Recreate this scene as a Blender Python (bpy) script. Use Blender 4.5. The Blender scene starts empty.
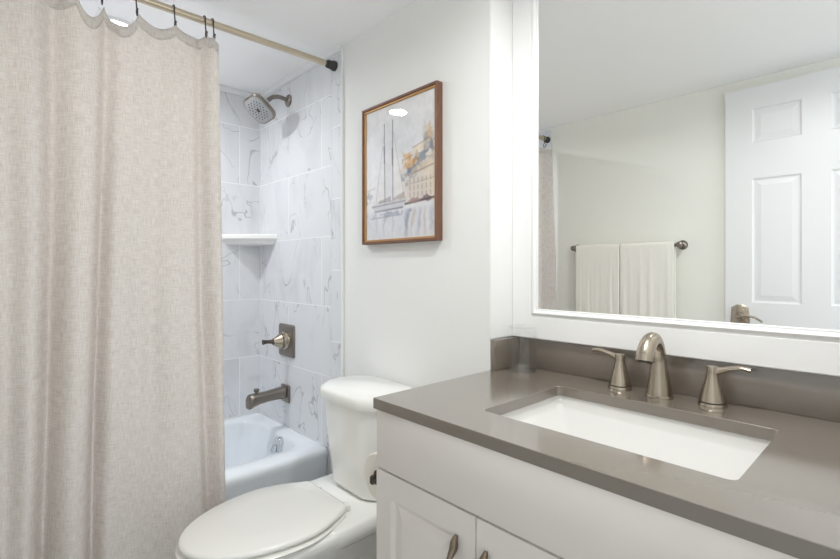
import bpy, bmesh, math, random
import numpy as np
from mathutils import Vector, Matrix
random.seed(7); np.random.seed(7)
SC = bpy.context.scene
COL = SC.collection
PI = math.pi

# ------------------------------------------------------------------ camera, world, lights, exposure
cd = bpy.data.cameras.new('camera'); cam = bpy.data.objects.new('camera', cd); COL.objects.link(cam)
cd.sensor_width = 36.0; cd.lens = 36.0 * 469 / 840; cd.shift_y = -10.5 / 840; cd.clip_start = 0.01
cam.location = (0, -1.12, 1.165)
cam.rotation_euler = (PI / 2, 0, PI / 2 - math.radians(43.17))
SC.camera = cam

w = bpy.data.worlds.new('world'); SC.world = w; w.use_nodes = True
w.node_tree.nodes['Background'].inputs[0].default_value = (0.90, 0.96, 1.0, 1)
w.node_tree.nodes['Background'].inputs[1].default_value = 2.0

def disk_lamp(name, loc, power, col, size):
    l = bpy.data.lights.new(name, 'AREA'); l.shape = 'DISK'; l.size = size; l.energy = power; l.color = col; l.spread = math.radians(168)
    o = bpy.data.objects.new(name, l); COL.objects.link(o); o.location = loc
    return o
CEIL = 2.11
LAMPS = [((-2.13, -0.738), 6.9, (0.95, 0.975, 1.0)), ((-0.38, -0.46), 9.0, (0.985, 0.988, 0.985))]
for (lx, ly), pw, lc in LAMPS:
    disk_lamp('recessed_lamp', (lx, ly, CEIL - 0.012), pw, lc, 0.10)

SC.view_settings.view_transform = 'Standard'; SC.view_settings.look = 'None'
SC.view_settings.gamma = 1; SC.view_settings.use_curve_mapping = False
SC.view_settings.exposure = 0.14
SC.cycles.use_denoising = True
SC.cycles.max_bounces = 16; SC.cycles.diffuse_bounces = 10; SC.cycles.glossy_bounces = 6
SC.cycles.transparent_max_bounces = 12

# ------------------------------------------------------------------ materials
def hx(h):
    h = h.lstrip('#'); r = []
    for i in (0, 2, 4):
        c = int(h[i:i + 2], 16) / 255
        r.append(c / 12.92 if c <= 0.04045 else ((c + 0.055) / 1.055) ** 2.4)
    return (*r, 1)

def mat(name, col, rough=0.5, metal=0.0, noise=0.0, nscale=20, bump=0.0, bscale=200, coat=0.0, spec=0.5, stretch=None):
    m = bpy.data.materials.new(name); m.use_nodes = True
    nt = m.node_tree; N = nt.nodes; L = nt.links; p = N['Principled BSDF']
    c = hx(col) if isinstance(col, str) else (*col, 1)
    p.inputs['Base Color'].default_value = c; p.inputs['Roughness'].default_value = rough
    p.inputs['Metallic'].default_value = metal; p.inputs['Coat Weight'].default_value = coat
    p.inputs['Coat Roughness'].default_value = 0.12; p.inputs['Specular IOR Level'].default_value = spec
    tc = N.new('ShaderNodeTexCoord'); mp = N.new('ShaderNodeMapping')
    L.new(tc.outputs['Object'], mp.inputs['Vector'])
    if stretch: mp.inputs['Scale'].default_value = stretch
    n = N.new('ShaderNodeTexNoise'); n.inputs['Scale'].default_value = nscale; n.inputs['Detail'].default_value = 4
    L.new(mp.outputs[0], n.inputs['Vector'])
    mx = N.new('ShaderNodeMix'); mx.data_type = 'RGBA'
    mx.inputs[6].default_value = tuple(min(1, v * (1 - noise)) for v in c[:3]) + (1,)
    mx.inputs[7].default_value = tuple(min(1, v * (1 + noise)) for v in c[:3]) + (1,)
    L.new(n.outputs['Fac'], mx.inputs[0]); L.new(mx.outputs[2], p.inputs['Base Color'])
    if bump:
        n2 = N.new('ShaderNodeTexNoise'); n2.inputs['Scale'].default_value = bscale; n2.inputs['Detail'].default_value = 3
        L.new(mp.outputs[0], n2.inputs['Vector'])
        b = N.new('ShaderNodeBump'); b.inputs['Strength'].default_value = bump; b.inputs['Distance'].default_value = 0.002
        L.new(n2.outputs['Fac'], b.inputs['Height']); L.new(b.outputs[0], p.inputs['Normal'])
    return m

def tile_mat(name, axis, off_u, off_z, bw=0.61, rh=0.3065, seed=0.0, offset=0.5):
    m = bpy.data.materials.new(name); m.use_nodes = True
    nt = m.node_tree; N = nt.nodes; L = nt.links; p = N['Principled BSDF']
    g = N.new('ShaderNodeNewGeometry'); sx = N.new('ShaderNodeSeparateXYZ'); L.new(g.outputs['Position'], sx.inputs[0])
    def add(src, v):
        a = N.new('ShaderNodeMath'); a.operation = 'ADD'; L.new(src, a.inputs[0]); a.inputs[1].default_value = v; return a.outputs[0]
    cb = N.new('ShaderNodeCombineXYZ'); L.new(add(sx.outputs[axis], off_u), cb.inputs[0]); L.new(add(sx.outputs[2], off_z), cb.inputs[1])
    br = N.new('ShaderNodeTexBrick'); L.new(cb.outputs[0], br.inputs['Vector'])
    br.offset = offset; br.offset_frequency = 2; br.squash = 1
    br.inputs['Scale'].default_value = 1; br.inputs['Brick Width'].default_value = bw; br.inputs['Row Height'].default_value = rh
    br.inputs['Mortar Size'].default_value = 0.0022; br.inputs['Mortar Smooth'].default_value = 0.1; br.inputs['Bias'].default_value = 0
    br.inputs['Color1'].default_value = (0, 0, 0, 1); br.inputs['Color2'].default_value = (1, 1, 1, 1); br.inputs['Mortar'].default_value = (0, 0, 0, 1)
    # every tile gets its own cut of the marble pattern
    mu = N.new('ShaderNodeVectorMath'); mu.operation = 'SCALE'; L.new(br.outputs['Color'], mu.inputs[0]); mu.inputs['Scale'].default_value = 9.0
    av = N.new('ShaderNodeVectorMath'); av.operation = 'ADD'; L.new(cb.outputs[0], av.inputs[0]); L.new(mu.outputs[0], av.inputs[1])
    mp = N.new('ShaderNodeMapping'); L.new(av.outputs[0], mp.inputs['Vector'])
    mp.inputs['Rotation'].default_value = (0, 0, 0.5); mp.inputs['Scale'].default_value = (2.0, 1.0, 1); mp.inputs['Location'].default_value = (seed, seed * 2, 0)
    def vein(scale, dist, width, det):
        n = N.new('ShaderNodeTexNoise'); n.inputs['Scale'].default_value = scale; n.inputs['Detail'].default_value = det; n.inputs['Distortion'].default_value = dist
        L.new(mp.outputs[0], n.inputs['Vector'])
        s = N.new('ShaderNodeMath'); s.operation = 'SUBTRACT'; L.new(n.outputs['Fac'], s.inputs[0]); s.inputs[1].default_value = 0.5
        ab = N.new('ShaderNodeMath'); ab.operation = 'ABSOLUTE'; L.new(s.outputs[0], ab.inputs[0])
        r = N.new('ShaderNodeMapRange'); L.new(ab.outputs[0], r.inputs[0]); r.inputs[1].default_value = 0; r.inputs[2].default_value = width
        r.inputs[3].default_value = 1; r.inputs[4].default_value = 0
        return r.outputs[0]
    v1 = vein(1.9, 1.3, 0.0085, 3); 
    # veins fade in and out
    nm = N.new('ShaderNodeTexNoise'); nm.inputs['Scale'].default_value = 4.5; L.new(mp.outputs[0], nm.inputs['Vector'])
    rm = N.new('ShaderNodeMapRange'); L.new(nm.outputs['Fac'], rm.inputs[0]); rm.inputs[1].default_value = 0.38; rm.inputs[2].default_value = 0.52
    ml = N.new('ShaderNodeMath'); ml.operation = 'MULTIPLY'; L.new(v1, ml.inputs[0]); L.new(rm.outputs[0], ml.inputs[1])
    cl = N.new('ShaderNodeTexNoise'); cl.inputs['Scale'].default_value = 3.2; cl.inputs['Detail'].default_value = 5; cl.inputs['Distortion'].default_value = 0.7
    L.new(mp.outputs[0], cl.inputs['Vector'])
    rc = N.new('ShaderNodeMapRange'); L.new(cl.outputs['Fac'], rc.inputs[0]); rc.inputs[1].default_value = 0.50; rc.inputs[2].default_value = 0.8
    a = N.new('ShaderNodeMix'); a.data_type = 'RGBA'; L.new(rc.outputs[0], a.inputs[0]); a.inputs[6].default_value = (0.735, 0.745, 0.765, 1); a.inputs[7].default_value = (0.62, 0.63, 0.655, 1)
    b = N.new('ShaderNodeMix'); b.data_type = 'RGBA'; L.new(ml.outputs[0], b.inputs[0]); L.new(a.outputs[2], b.inputs[6]); b.inputs[7].default_value = (0.44, 0.445, 0.46, 1)
    c = N.new('ShaderNodeMix'); c.data_type = 'RGBA'; L.new(br.outputs['Fac'], c.inputs[0]); L.new(b.outputs[2], c.inputs[6]); c.inputs[7].default_value = (0.88, 0.89, 0.90, 1)
    L.new(c.outputs[2], p.inputs['Base Color']); p.inputs['Roughness'].default_value = 0.28
    bp = N.new('ShaderNodeBump'); bp.inputs['Strength'].default_value = 0.35; bp.inputs['Distance'].default_value = 0.002; bp.invert = True
    L.new(br.outputs['Fac'], bp.inputs['Height']); L.new(bp.outputs[0], p.inputs['Normal'])
    return m

def fabric_mat(name, c1, c2, transl=0.25, su=(90, 700), bump=0.35):
    m = bpy.data.materials.new(name); m.use_nodes = True
    nt = m.node_tree; N = nt.nodes; L = nt.links; p = N['Principled BSDF']; out = N['Material Output']
    uv = N.new('ShaderNodeUVMap'); uv.uv_map = 'cloth'
    def tex(sx_, sy_, det=3):
        mp = N.new('ShaderNodeMapping'); mp.inputs['Scale'].default_value = (sx_, sy_, 1); L.new(uv.outputs[0], mp.inputs[0])
        n = N.new('ShaderNodeTexNoise'); n.inputs['Scale'].default_value = 1; n.inputs['Detail'].default_value = det; L.new(mp.outputs[0], n.inputs['Vector'])
        return n.outputs['Fac']
    h = tex(su[0] * 0.35, su[1] * 0.5); v = tex(su[1] * 0.45, su[0] * 0.35)
    ad = N.new('ShaderNodeMath'); ad.operation = 'ADD'; L.new(h, ad.inputs[0]); L.new(v, ad.inputs[1])
    r = N.new('ShaderNodeMapRange'); L.new(ad.outputs[0], r.inputs[0]); r.inputs[1].default_value = 0.70; r.inputs[2].default_value = 1.22
    mx = N.new('ShaderNodeMix'); mx.data_type = 'RGBA'; L.new(r.outputs[0], mx.inputs[0]); mx.inputs[6].default_value = hx(c1); mx.inputs[7].default_value = hx(c2)
    L.new(mx.outputs[2], p.inputs['Base Color']); p.inputs['Roughness'].default_value = 0.9; p.inputs['Specular IOR Level'].default_value = 0.1
    b = N.new('ShaderNodeBump'); b.inputs['Strength'].default_value = bump; b.inputs['Distance'].default_value = 0.002
    L.new(ad.outputs[0], b.inputs['Height']); L.new(b.outputs[0], p.inputs['Normal'])
    if transl:
        t = N.new('ShaderNodeBsdfTranslucent'); L.new(mx.outputs[2], t.inputs['Color'])
        ms = N.new('ShaderNodeMixShader'); ms.inputs[0].default_value = transl
        L.new(p.outputs[0], ms.inputs[1]); L.new(t.outputs[0], ms.inputs[2]); L.new(ms.outputs[0], out.inputs['Surface'])
    return m

def pane_mat(name, tint=(1, 1, 1), ior=1.45, base=0.0):
    m = bpy.data.materials.new(name); m.use_nodes = True
    nt = m.node_tree; N = nt.nodes; L = nt.links; out = N['Material Output']; N.remove(N['Principled BSDF'])
    t = N.new('ShaderNodeBsdfTransparent'); t.inputs[0].default_value = (*tint, 1)
    g = N.new('ShaderNodeBsdfGlossy'); g.inputs['Roughness'].default_value = 0.0; g.inputs['Color'].default_value = (1, 1, 1, 1)
    lw = N.new('ShaderNodeLayerWeight'); lw.inputs['Blend'].default_value = 0.5
    f = N.new('ShaderNodeMath'); f.operation = 'POWER'; L.new(lw.outputs['Facing'], f.inputs[0]); f.inputs[1].default_value = 5
    r0 = ((ior - 1) / (ior + 1)) ** 2 + base
    a = N.new('ShaderNodeMath'); a.operation = 'MULTIPLY_ADD'; L.new(f.outputs[0], a.inputs[0]); a.inputs[1].default_value = 1 - r0; a.inputs[2].default_value = r0; a.use_clamp = True
    ms = N.new('ShaderNodeMixShader'); L.new(a.outputs[0], ms.inputs[0]); L.new(t.outputs[0], ms.inputs[1]); L.new(g.outputs[0], ms.inputs[2])
    L.new(ms.outputs[0], out.inputs['Surface'])
    return m

def emit_mat(name, col, s):
    m = bpy.data.materials.new(name); m.use_nodes = True; N = m.node_tree.nodes; L = m.node_tree.links
    p = N['Principled BSDF']; p.inputs['Emission Color'].default_value = (*col, 1); p.inputs['Emission Strength'].default_value = s
    return m

M = dict(
    wall=mat('wall_paint', '#E9E9E7', 0.75, noise=0.012, nscale=6, bump=0.05, bscale=350),
    walltaupe=mat('wall_paint_sage', '#EEEEE7', 0.75, noise=0.012, nscale=6, bump=0.05, bscale=350),
    ceiling=mat('ceiling_paint', '#F8F8F8', 0.85, noise=0.01, nscale=5),
    trim=mat('white_gloss_paint', '#E6E7E8', 0.35, noise=0.008, nscale=10),
    frame=mat('white_frame_paint', '#EFEFEE', 0.38, noise=0.01, nscale=12),
    vanity=mat('warm_white_cabinet_paint', '#E6E0DC', 0.45, noise=0.012, nscale=8),
    dark_gap=mat('cabinet_shadow_gap', '#6B625A', 0.7, noise=0.05),
    quartz=mat('taupe_quartz', '#756C62', 0.22, noise=0.035, nscale=60, spec=0.9, coat=1.0),
    porcelain=mat('white_porcelain', '#F0F0ED', 0.12, noise=0.006, nscale=6),
    sinkw=mat('white_sink_ceramic', '#DEDDDA', 0.10, noise=0.004, nscale=6),
    seat=mat('white_seat_plastic', '#EFEEEA', 0.22, noise=0.006, nscale=6),
    tub=mat('white_tub_enamel', '#E9EEF3', 0.14, noise=0.006, nscale=4),
    nickel=mat('brushed_nickel', '#B3A899', 0.27, 1.0, noise=0.06, nscale=30, stretch=(1, 1, 12)),
    pewter=mat('brushed_pewter', '#8E867E', 0.30, 1.0, noise=0.06, nscale=30),
    rod=mat('brushed_champagne_rod', '#CDC1AC', 0.30, 1.0, noise=0.05, nscale=20),
    darkmetal=mat('dark_bronze_metal', '#5A534D', 0.38, 0.9, noise=0.06, nscale=40),
    pull=mat('antique_nickel_pull', '#85786A', 0.36, 1.0, noise=0.12, nscale=60),
    chrome=mat('chrome', '#D9DCDF', 0.08, 1.0, noise=0.01),
    darkrubber=mat('dark_rubber', '#3A3836', 0.6, noise=0.05),
    mirror=mat('mirror_silver', (0.93, 0.935, 0.925), 0.0, 1.0),
    wood=mat('walnut_frame_wood', '#724E3C', 0.5, noise=0.35, nscale=30, stretch=(6, 6, 1), bump=0.2, bscale=120),
    gold=mat('gold_frame_lip', '#B98E56', 0.45, 0.3, noise=0.15, nscale=40),
    matdark=mat('frame_shadow_gap', '#3B2D24', 0.8, noise=0.1),
    paper=mat('toilet_tissue', '#EFE9E0', 0.95, noise=0.02, nscale=80, bump=0.2, bscale=300),
    card=mat('cardboard_core', '#B49A78', 0.9, noise=0.08),
    towel=mat('white_terry', '#F2F0E8', 0.95, noise=0.03, nscale=120, bump=0.9, bscale=420),
    floor=mat('grey_vinyl_floor', '#8A8886', 0.45, noise=0.15, nscale=9),
    hall=mat('hall_paint', '#E9E6DF', 0.8, noise=0.01),
    liner=None, )
M['tile_far'] = tile_mat('marble_tile_far', 1, 0.118, -0.695 + 0.3065 * 4, seed=3.1)
M['tile_plumb'] = tile_mat('marble_tile_plumbing', 0, 2.13, -0.695 + 0.3065 * 3, seed=8.3)
M['tile_trim'] = tile_mat('marble_bullnose_tile', 0, 1.747, -0.853 + 0.3065 * 4, bw=0.4, seed=1.7, offset=0.0)
M['tile_foot'] = tile_mat('marble_tile_foot', 0, 2.13, -0.695 + 0.3065 * 2, seed=5.9)
M['curtain'] = fabric_mat('oatmeal_linen', '#E0D9D3', '#F6F2EE', 0.30)
M['glaze'] = pane_mat('picture_glass', ior=1.35)
M['tumbler'] = pane_mat('clear_glass', (0.99, 0.992, 0.99), ior=1.36, base=0.0)
M['tumbler_base'] = pane_mat('thick_glass', (0.97, 0.98, 0.975), ior=1.75, base=0.14)
M['linerp'] = pane_mat('clear_plastic', (0.93, 0.93, 0.93), ior=1.6, base=0.10)

# ------------------------------------------------------------------ mesh helpers (verts in world coordinates)
def bmn(): return bmesh.new()

def box(bm, x0, x1, y0, y1, z0, z1, bev=0.0, seg=2):
    v = [bm.verts.new((x, y, z)) for z in (z0, z1) for y in (y0, y1) for x in (x0, x1)]
    fs = [bm.faces.new([v[i] for i in q]) for q in ((0, 2, 3, 1), (4, 5, 7, 6), (0, 1, 5, 4), (2, 6, 7, 3), (0, 4, 6, 2), (1, 3, 7, 5))]
    if bev:
        es = set(e for f in fs for e in f.edges)
        bmesh.ops.bevel(bm, geom=list(es), offset=bev, segments=seg, profile=0.5, affect='EDGES')

def loft(bm, rings, cap0=True, cap1=True, closed=True):
    R = [[bm.verts.new(p) for p in r] for r in rings]
    n = len(R[0])
    for a, b in zip(R, R[1:]):
        for i in range(n if closed else n - 1):
            j = (i + 1) % n
            bm.faces.new((a[i], a[j], b[j], b[i]))
    if cap0: bm.faces.new(list(reversed(R[0])))
    if cap1: bm.faces.new(R[-1])
    return R

def rrect(x0, x1, y0, y1, r, n=6):
    r = min(r, (x1 - x0) / 2 - 1e-4, (y1 - y0) / 2 - 1e-4); pts = []
    for cx, cy, a0 in ((x1 - r, y0 + r, -PI / 2), (x1 - r, y1 - r, 0), (x0 + r, y1 - r, PI / 2), (x0 + r, y0 + r, PI)):
        for k in range(n + 1):
            a = a0 + PI / 2 * k / n; pts.append((cx + r * math.cos(a), cy + r * math.sin(a)))
    return pts

def tube(bm, pts, rad, seg=14, cap=True, flat=None):
    pts = [Vector(p) for p in pts]; n = len(pts)
    rads = rad if isinstance(rad, (list, tuple)) else [rad] * n
    rings = []; up = None
    for i, p in enumerate(pts):
        t = (pts[min(i + 1, n - 1)] - pts[max(i - 1, 0)]).normalized()
        if up is None:
            up = Vector((0, 0, 1)) if abs(t.z) < 0.9 else Vector((0, 1, 0))
        s = t.cross(up).normalized(); up = s.cross(t).normalized()
        f = flat[i] if flat else 1.0
        rings.append([p + rads[i] * (math.cos(2 * PI * k / seg) * s + f * math.sin(2 * PI * k / seg) * up) for k in range(seg)])
    loft(bm, rings, cap, cap)

def smooth_path(pts, m=6):
    P = [Vector(p) for p in pts]; out = []
    Q = [P[0]] + P + [P[-1]]
    for i in range(1, len(Q) - 2):
        for k in range(m):
            t = k / m; a, b, c, d = Q[i - 1], Q[i], Q[i + 1], Q[i + 2]
            out.append(0.5 * ((2 * b) + (c - a) * t + (2 * a - 5 * b + 4 * c - d) * t * t + (3 * b - a - 3 * c + d) * t ** 3))
    out.append(P[-1]); return out

def lerp_list(vals, m=6):
    V = [Vector((v, 0, 0)) for v in vals]
    return [q.x for q in smooth_path(V, m)]

def lathe(bm, prof, o, axis=(0, 0, 1), seg=28, cap0=True, cap1=True):
    ax = Vector(axis).normalized(); a = Vector((0, 0, 1)) if abs(ax.z) < 0.9 else Vector((1, 0, 0))
    s = ax.cross(a).normalized(); t = ax.cross(s); o = Vector(o)
    loft(bm, [[o + ax * h + max(r, 1e-5) * (math.cos(2 * PI * k / seg) * s + math.sin(2 * PI * k / seg) * t) for k in range(seg)] for r, h in prof], cap0, cap1)

def obj(name, bm, m, parent=None, smooth=True, angle=40, label=None):
    bmesh.ops.recalc_face_normals(bm, faces=bm.faces[:])
    me = bpy.data.meshes.new(name); bm.to_mesh(me); bm.free()
    if m: me.materials.append(m)
    o = bpy.data.objects.new(name, me); COL.objects.link(o)
    if smooth:
        for p in me.polygons: p.use_smooth = True
        try: me.set_sharp_from_angle(angle=math.radians(angle))
        except Exception: pass
    if parent is not None:
        loc = world_loc(parent); me.transform(Matrix.Translation(-loc)); o.parent = parent
    else:
        xs = [v.co for v in me.vertices]
        mn = Vector((min(c.x for c in xs), min(c.y for c in xs), min(c.z for c in xs))); mx_ = Vector((max(c.x for c in xs), max(c.y for c in xs), max(c.z for c in xs)))
        loc = Vector(((mn.x + mx_.x) / 2, (mn.y + mx_.y) / 2, mn.z)); me.transform(Matrix.Translation(-loc)); o.location = loc
    if label: o['label'] = label
    return o

def world_loc(o):
    l = Vector(o.location)
    while o.parent: o = o.parent; l += Vector(o.location)
    return l

def tag(o, label, cat, group=None):
    o['label'] = label; o['category'] = cat
    if group: o['group'] = group
    return o

def thing(name, label, cat, loc, group=None):
    o = bpy.data.objects.new(name, None); COL.objects.link(o); o.location = loc; o.empty_display_size = 0.05
    return tag(o, label, cat, group)

def struct(name, bm, m, parent=None, smooth=False):
    o = obj(name, bm, m, parent, smooth=smooth)
    if parent is None: o['kind'] = 'structure'
    return o

def sbox(name, m, *a, bev=0.0, parent=None):
    bm = bmn(); box(bm, *a, bev=bev); return struct(name, bm, m, parent)

def bx(name, m, parent, *a, bev=0.0, label=None):
    bm = bmn(); box(bm, *a, bev=bev); return obj(name, bm, m, parent, label=label)

def dup(root, loc):
    r = root.copy(); COL.objects.link(r); r.location = loc
    for ch in list(root.children):
        c = ch.copy(); COL.objects.link(c); c.parent = r
        for g in ch.children:
            d = g.copy(); COL.objects.link(d); d.parent = c
    return r

def panel_face(bm, x0, x1, z0, z1, yf, sgn, panels, yb, prof):
    """slab whose front (yf, facing sgn*y) carries raised panels; panels = (px0,px1,pz0,pz1); prof = (inset, depth into slab) steps"""
    xs = sorted(set([x0, x1] + [p[0] for p in panels] + [p[1] for p in panels])); zs = sorted(set([z0, z1] + [p[2] for p in panels] + [p[3] for p in panels]))
    for i in range(len(xs) - 1):
        for j in range(len(zs) - 1):
            cx, cz = (xs[i] + xs[i + 1]) / 2, (zs[j] + zs[j + 1]) / 2
            if any(p[0] < cx < p[1] and p[2] < cz < p[3] for p in panels): continue
            bm.faces.new([bm.verts.new(q) for q in ((xs[i], yf, zs[j]), (xs[i + 1], yf, zs[j]), (xs[i + 1], yf, zs[j + 1]), (xs[i], yf, zs[j + 1]))])
    for p in panels:
        rings = []
        for ins, dep in prof:
            a, b, c, d = p[0] + ins, p[1] - ins, p[2] + ins, p[3] - ins; y = yf - sgn * dep
            rings.append([(a, y, c), (b, y, c), (b, y, d), (a, y, d)])
        loft(bm, rings, False, True)
    F = [(x0, yf, z0), (x1, yf, z0), (x1, yf, z1), (x0, yf, z1)]; Bk = [(a, yb, c) for a, _, c in F]
    loft(bm, [F, Bk], False, True)
    bmesh.ops.remove_doubles(bm, verts=bm.verts[:], dist=1e-5)

# ------------------------------------------------------------------ the room
XL, XR = -2.474, 0.06          # far tub wall (substrate), doorway wall
YF = -1.455                    # wall behind the door and towels
AX = -0.886                    # left side of the vanity alcove
AY = 0.140                     # back of the alcove
sbox('floor', M['floor'], XL - 0.1, 1.6, YF - 0.1, AY + 0.1, -0.1, 0.0)
sbox('ceiling', M['ceiling'], XL - 0.1, 1.6, YF - 0.1, AY + 0.1, CEIL, CEIL + 0.1)
sbox('wall_left', M['wall'], XL - 0.1, XL, YF - 0.1, 0.24, 0, CEIL)
sbox('wall_back', M['wall'], XL, AX, 0.0, 0.24, 0, CEIL)
sbox('wall_alcove', M['wall'], AX, XR + 0.1, AY, 0.24, 0, CEIL)
sbox('wall_front', M['walltaupe'], XL, 1.6, YF - 0.1, YF, 0, CEIL)
bm = bmn(); box(bm, XR, XR + 0.1, -0.67, AY, 0, CEIL); box(bm, XR, XR + 0.1, YF, -1.425, 0, CEIL); box(bm, XR, XR + 0.1, -1.425, -0.67, 2.075, CEIL)
struct('wall_right', bm, M['wall'])
# painted corner trim covering the alcove's side
sbox('trim_1', M['frame'], AX - 0.002, AX + 0.004, -0.002, AY, 0.955, CEIL - 0.001)
# marble tile skins of the tub surround
sbox('wall_left_tile', M['tile_far'], XL, XL + 0.010, YF, 0.0, 0.30, CEIL - 0.012)
sbox('wall_back_tile', M['tile_plumb'], XL + 0.010, -1.747, -0.010, 0.0, 0.0, CEIL - 0.012)
bm = bmn(); box(bm, -1.747, -1.672, -0.010, 0.0, 0, CEIL - 0.012, bev=0.003); struct('wall_back_bullnose', bm, M['tile_trim'])
sbox('wall_front_tile', M['tile_foot'], XL + 0.010, -1.69, YF, YF + 0.010, 0.0, CEIL - 0.012)
# white bead where tile meets ceiling and paint
bm = bmn(); box(bm, XL + 0.010, -1.672, -0.024, 0.0, CEIL - 0.030, CEIL, bev=0.004); struct('trim_2', bm, M['trim'])
bm = bmn(); box(bm, XL + 0.010, XL + 0.024, YF, -0.024, CEIL - 0.030, CEIL, bev=0.004); struct('trim_3', bm, M['trim'])
bm = bmn(); box(bm, -1.672, -1.662, -0.012, 0.0, 0.0, CEIL, bev=0.002); struct('trim_4', bm, M['trim'])
bm = bmn(); box(bm, -1.662, AX - 0.02, -0.012, 0.0, 0, 0.085, bev=0.003); struct('baseboard_back', bm, M['trim'])
bm = bmn(); box(bm, -1.69, 0.03, YF, YF + 0.003, 0, 0.085, bev=0.001); struct('baseboard_front', bm, M['trim'])
# doorway lining behind the camera
bm = bmn(); box(bm, XR - 0.008, XR + 0.108, -0.685, -0.67, 0, 2.06, bev=0.002); box(bm, XR - 0.008, XR + 0.108, -1.425, -0.67, 2.06, 2.075, bev=0.002)
box(bm, XR - 0.012, XR, -0.67, -0.61, 0, 2.10, bev=0.003)
struct('trim_5', bm, M['trim'])

# six-panel door standing open against the front wall
DX0, DX1, DYF = -0.676, 0.035, -1.415
bm = bmn()
pan = []
for a, b in ((-0.563, -0.372), (-0.270, -0.079)):
    pan += [(a, b, 1.783, 1.950), (a, b, 1.000, 1.607), (a, b, 0.235, 0.800)]
panel_face(bm, DX0, DX1, 0.012, 2.056, DYF, 1, pan, DYF - 0.033, [(0, 0), (0.008, 0.007), (0.014, 0.007), (0.036, 0.002), (0.040, 0.002)])
door = struct('door_1', bm, M['trim'])
hx_, hz_ = -0.612, 0.930
bm = bmn()
pl = rrect(hx_ - 0.043, hx_ + 0.043, hz_ - 0.062, hz_ + 0.046, 0.006, 3)
pl = pl[:4] + [(hx_ + 0.036, hz_ + 0.044), (hx_ + 0.014, hz_ + 0.058), (hx_ - 0.014, hz_ + 0.058), (hx_ - 0.036, hz_ + 0.044)] + pl[12:]
loft(bm, [[(x, DYF, z) for x, z in pl], [(x, DYF + 0.005, z) for x, z in pl], [(hx_ + (x - hx_) * 0.8, DYF + 0.010, hz_ + (z - hz_) * 0.86) for x, z in pl]], True, True)
hp = obj('lever_plate', bm, M['nickel'], door, angle=30)
bm = bmn(); lathe(bm, [(0.022, 0.008), (0.020, 0.016), (0.012, 0.022), (0.011, 0.045), (0.013, 0.050)], (hx_, DYF, hz_), (0, 1, 0))
tube(bm, smooth_path([(hx_, DYF + 0.045, hz_), (hx_ + 0.03, DYF + 0.05, hz_ + 0.006), (hx_ + 0.065, DYF + 0.05, hz_ + 0.004), (hx_ + 0.10, DYF + 0.048, hz_ - 0.018)]), lerp_list([0.009, 0.0062, 0.0055, 0.005]), flat=None)
obj('lever', bm, M['nickel'], hp)
bx('latch_plate', M['pewter'], door, DX0 - 0.0015, DX0 + 0.001, DYF - 0.027, DYF - 0.006, 0.915, 0.973)

# ------------------------------------------------------------------ recessed lamps
for i, ((lx, ly), pw, lc) in enumerate(LAMPS):
    t = thing('recessed_light', ['round recessed light in the ceiling above the bathtub', 'round recessed light in the ceiling above the vanity sink'][i], 'ceiling light', (lx, ly, CEIL), 'recessed ceiling lights')
    bm = bmn(); lathe(bm, [(0.054, -0.004), (0.056, -0.009), (0.066, -0.008), (0.070, 0.0), (0.054, 0.0), (0.054, -0.004)], (lx, ly, CEIL), seg=40, cap0=False, cap1=False)
    obj('trim_ring', bm, M['trim'], t)
    bm = bmn(); lathe(bm, [(0.0535, 0.0), (0.0535, -0.005)], (lx, ly, CEIL), seg=40)
    obj('lens', bm, emit_mat('lamp_lens', lc, 14.0), t)

# ------------------------------------------------------------------ bathtub
TX0, TX1, TY0, TY1, TZ = -2.464, -1.762, YF + 0.010, -0.010, 0.385
tub = thing('bathtub', 'white alcove bathtub with rounded rim behind the linen curtain', 'bathtub', (-2.12, -0.73, 0))
bm = bmn()
def trr(x0, x1, y0, y1, r, z): return [(x, y, z) for x, y in rrect(x0, x1, y0, y1, r, 10)]
loft(bm, [trr(TX0, TX1 - 0.030, TY0, TY1, 0.01, 0.0), trr(TX0, TX1 - 0.028, TY0, TY1, 0.01, 0.05), trr(TX0, TX1 - 0.012, TY0, TY1, 0.012, 0.30),
          trr(TX0, TX1 - 0.003, TY0, TY1, 0.014, 0.345), trr(TX0, TX1, TY0, TY1, 0.015, 0.362), trr(TX0 + 0.001, TX1 - 0.006, TY0 + 0.001, TY1 - 0.001, 0.016, 0.377), trr(TX0 + 0.003, TX1 - 0.018, TY0 + 0.003, TY1 - 0.003, 0.018, 0.385),
          trr(-2.415, -1.862, -1.37, -0.066, 0.11, 0.385), trr(-2.405, -1.872, -1.36, -0.074, 0.11, 0.379), trr(-2.398, -1.879, -1.35, -0.080, 0.11, 0.365),
          trr(-2.385, -1.890, -1.30, -0.105, 0.12, 0.25), trr(-2.365, -1.905, -1.20, -0.135, 0.13, 0.13), trr(-2.34, -1.93, -1.15, -0.165, 0.12, 0.095), trr(-2.28, -1.98, -1.05, -0.24, 0.1, 0.085)], True, True)
obj('tub_shell', bm, M['tub'], tub, angle=60)
oc = (-2.070, -0.0990, 0.326)
bm = bmn(); nrm = Vector((0, -0.97, 0.22)).normalized()
up = Vector((0, 0.22, 0.97)); rt = Vector((1, 0, 0))
pts = [(x, z) for x, z in rrect(-0.033, 0.033, -0.048, 0.048, 0.030, 8)]
rg = []
for s, h in ((1, -0.012), (1, 0.006), (0.93, 0.010), (0.85, 0.011)):
    rg.append([Vector(oc) + rt * x * s + up * z * s + nrm * h for x, z in pts])
loft(bm, rg)
op = obj('overflow_plate', bm, M['chrome'], tub, label='chrome overflow plate')
bm = bmn(); tube(bm, [Vector(oc) + nrm * 0.009 + up * 0.010, Vector(oc) + nrm * 0.022 + up * 0.012, Vector(oc) + nrm * 0.026 - up * 0.022], [0.005, 0.005, 0.006])
obj('trip_lever', bm, M['chrome'], op)
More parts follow.
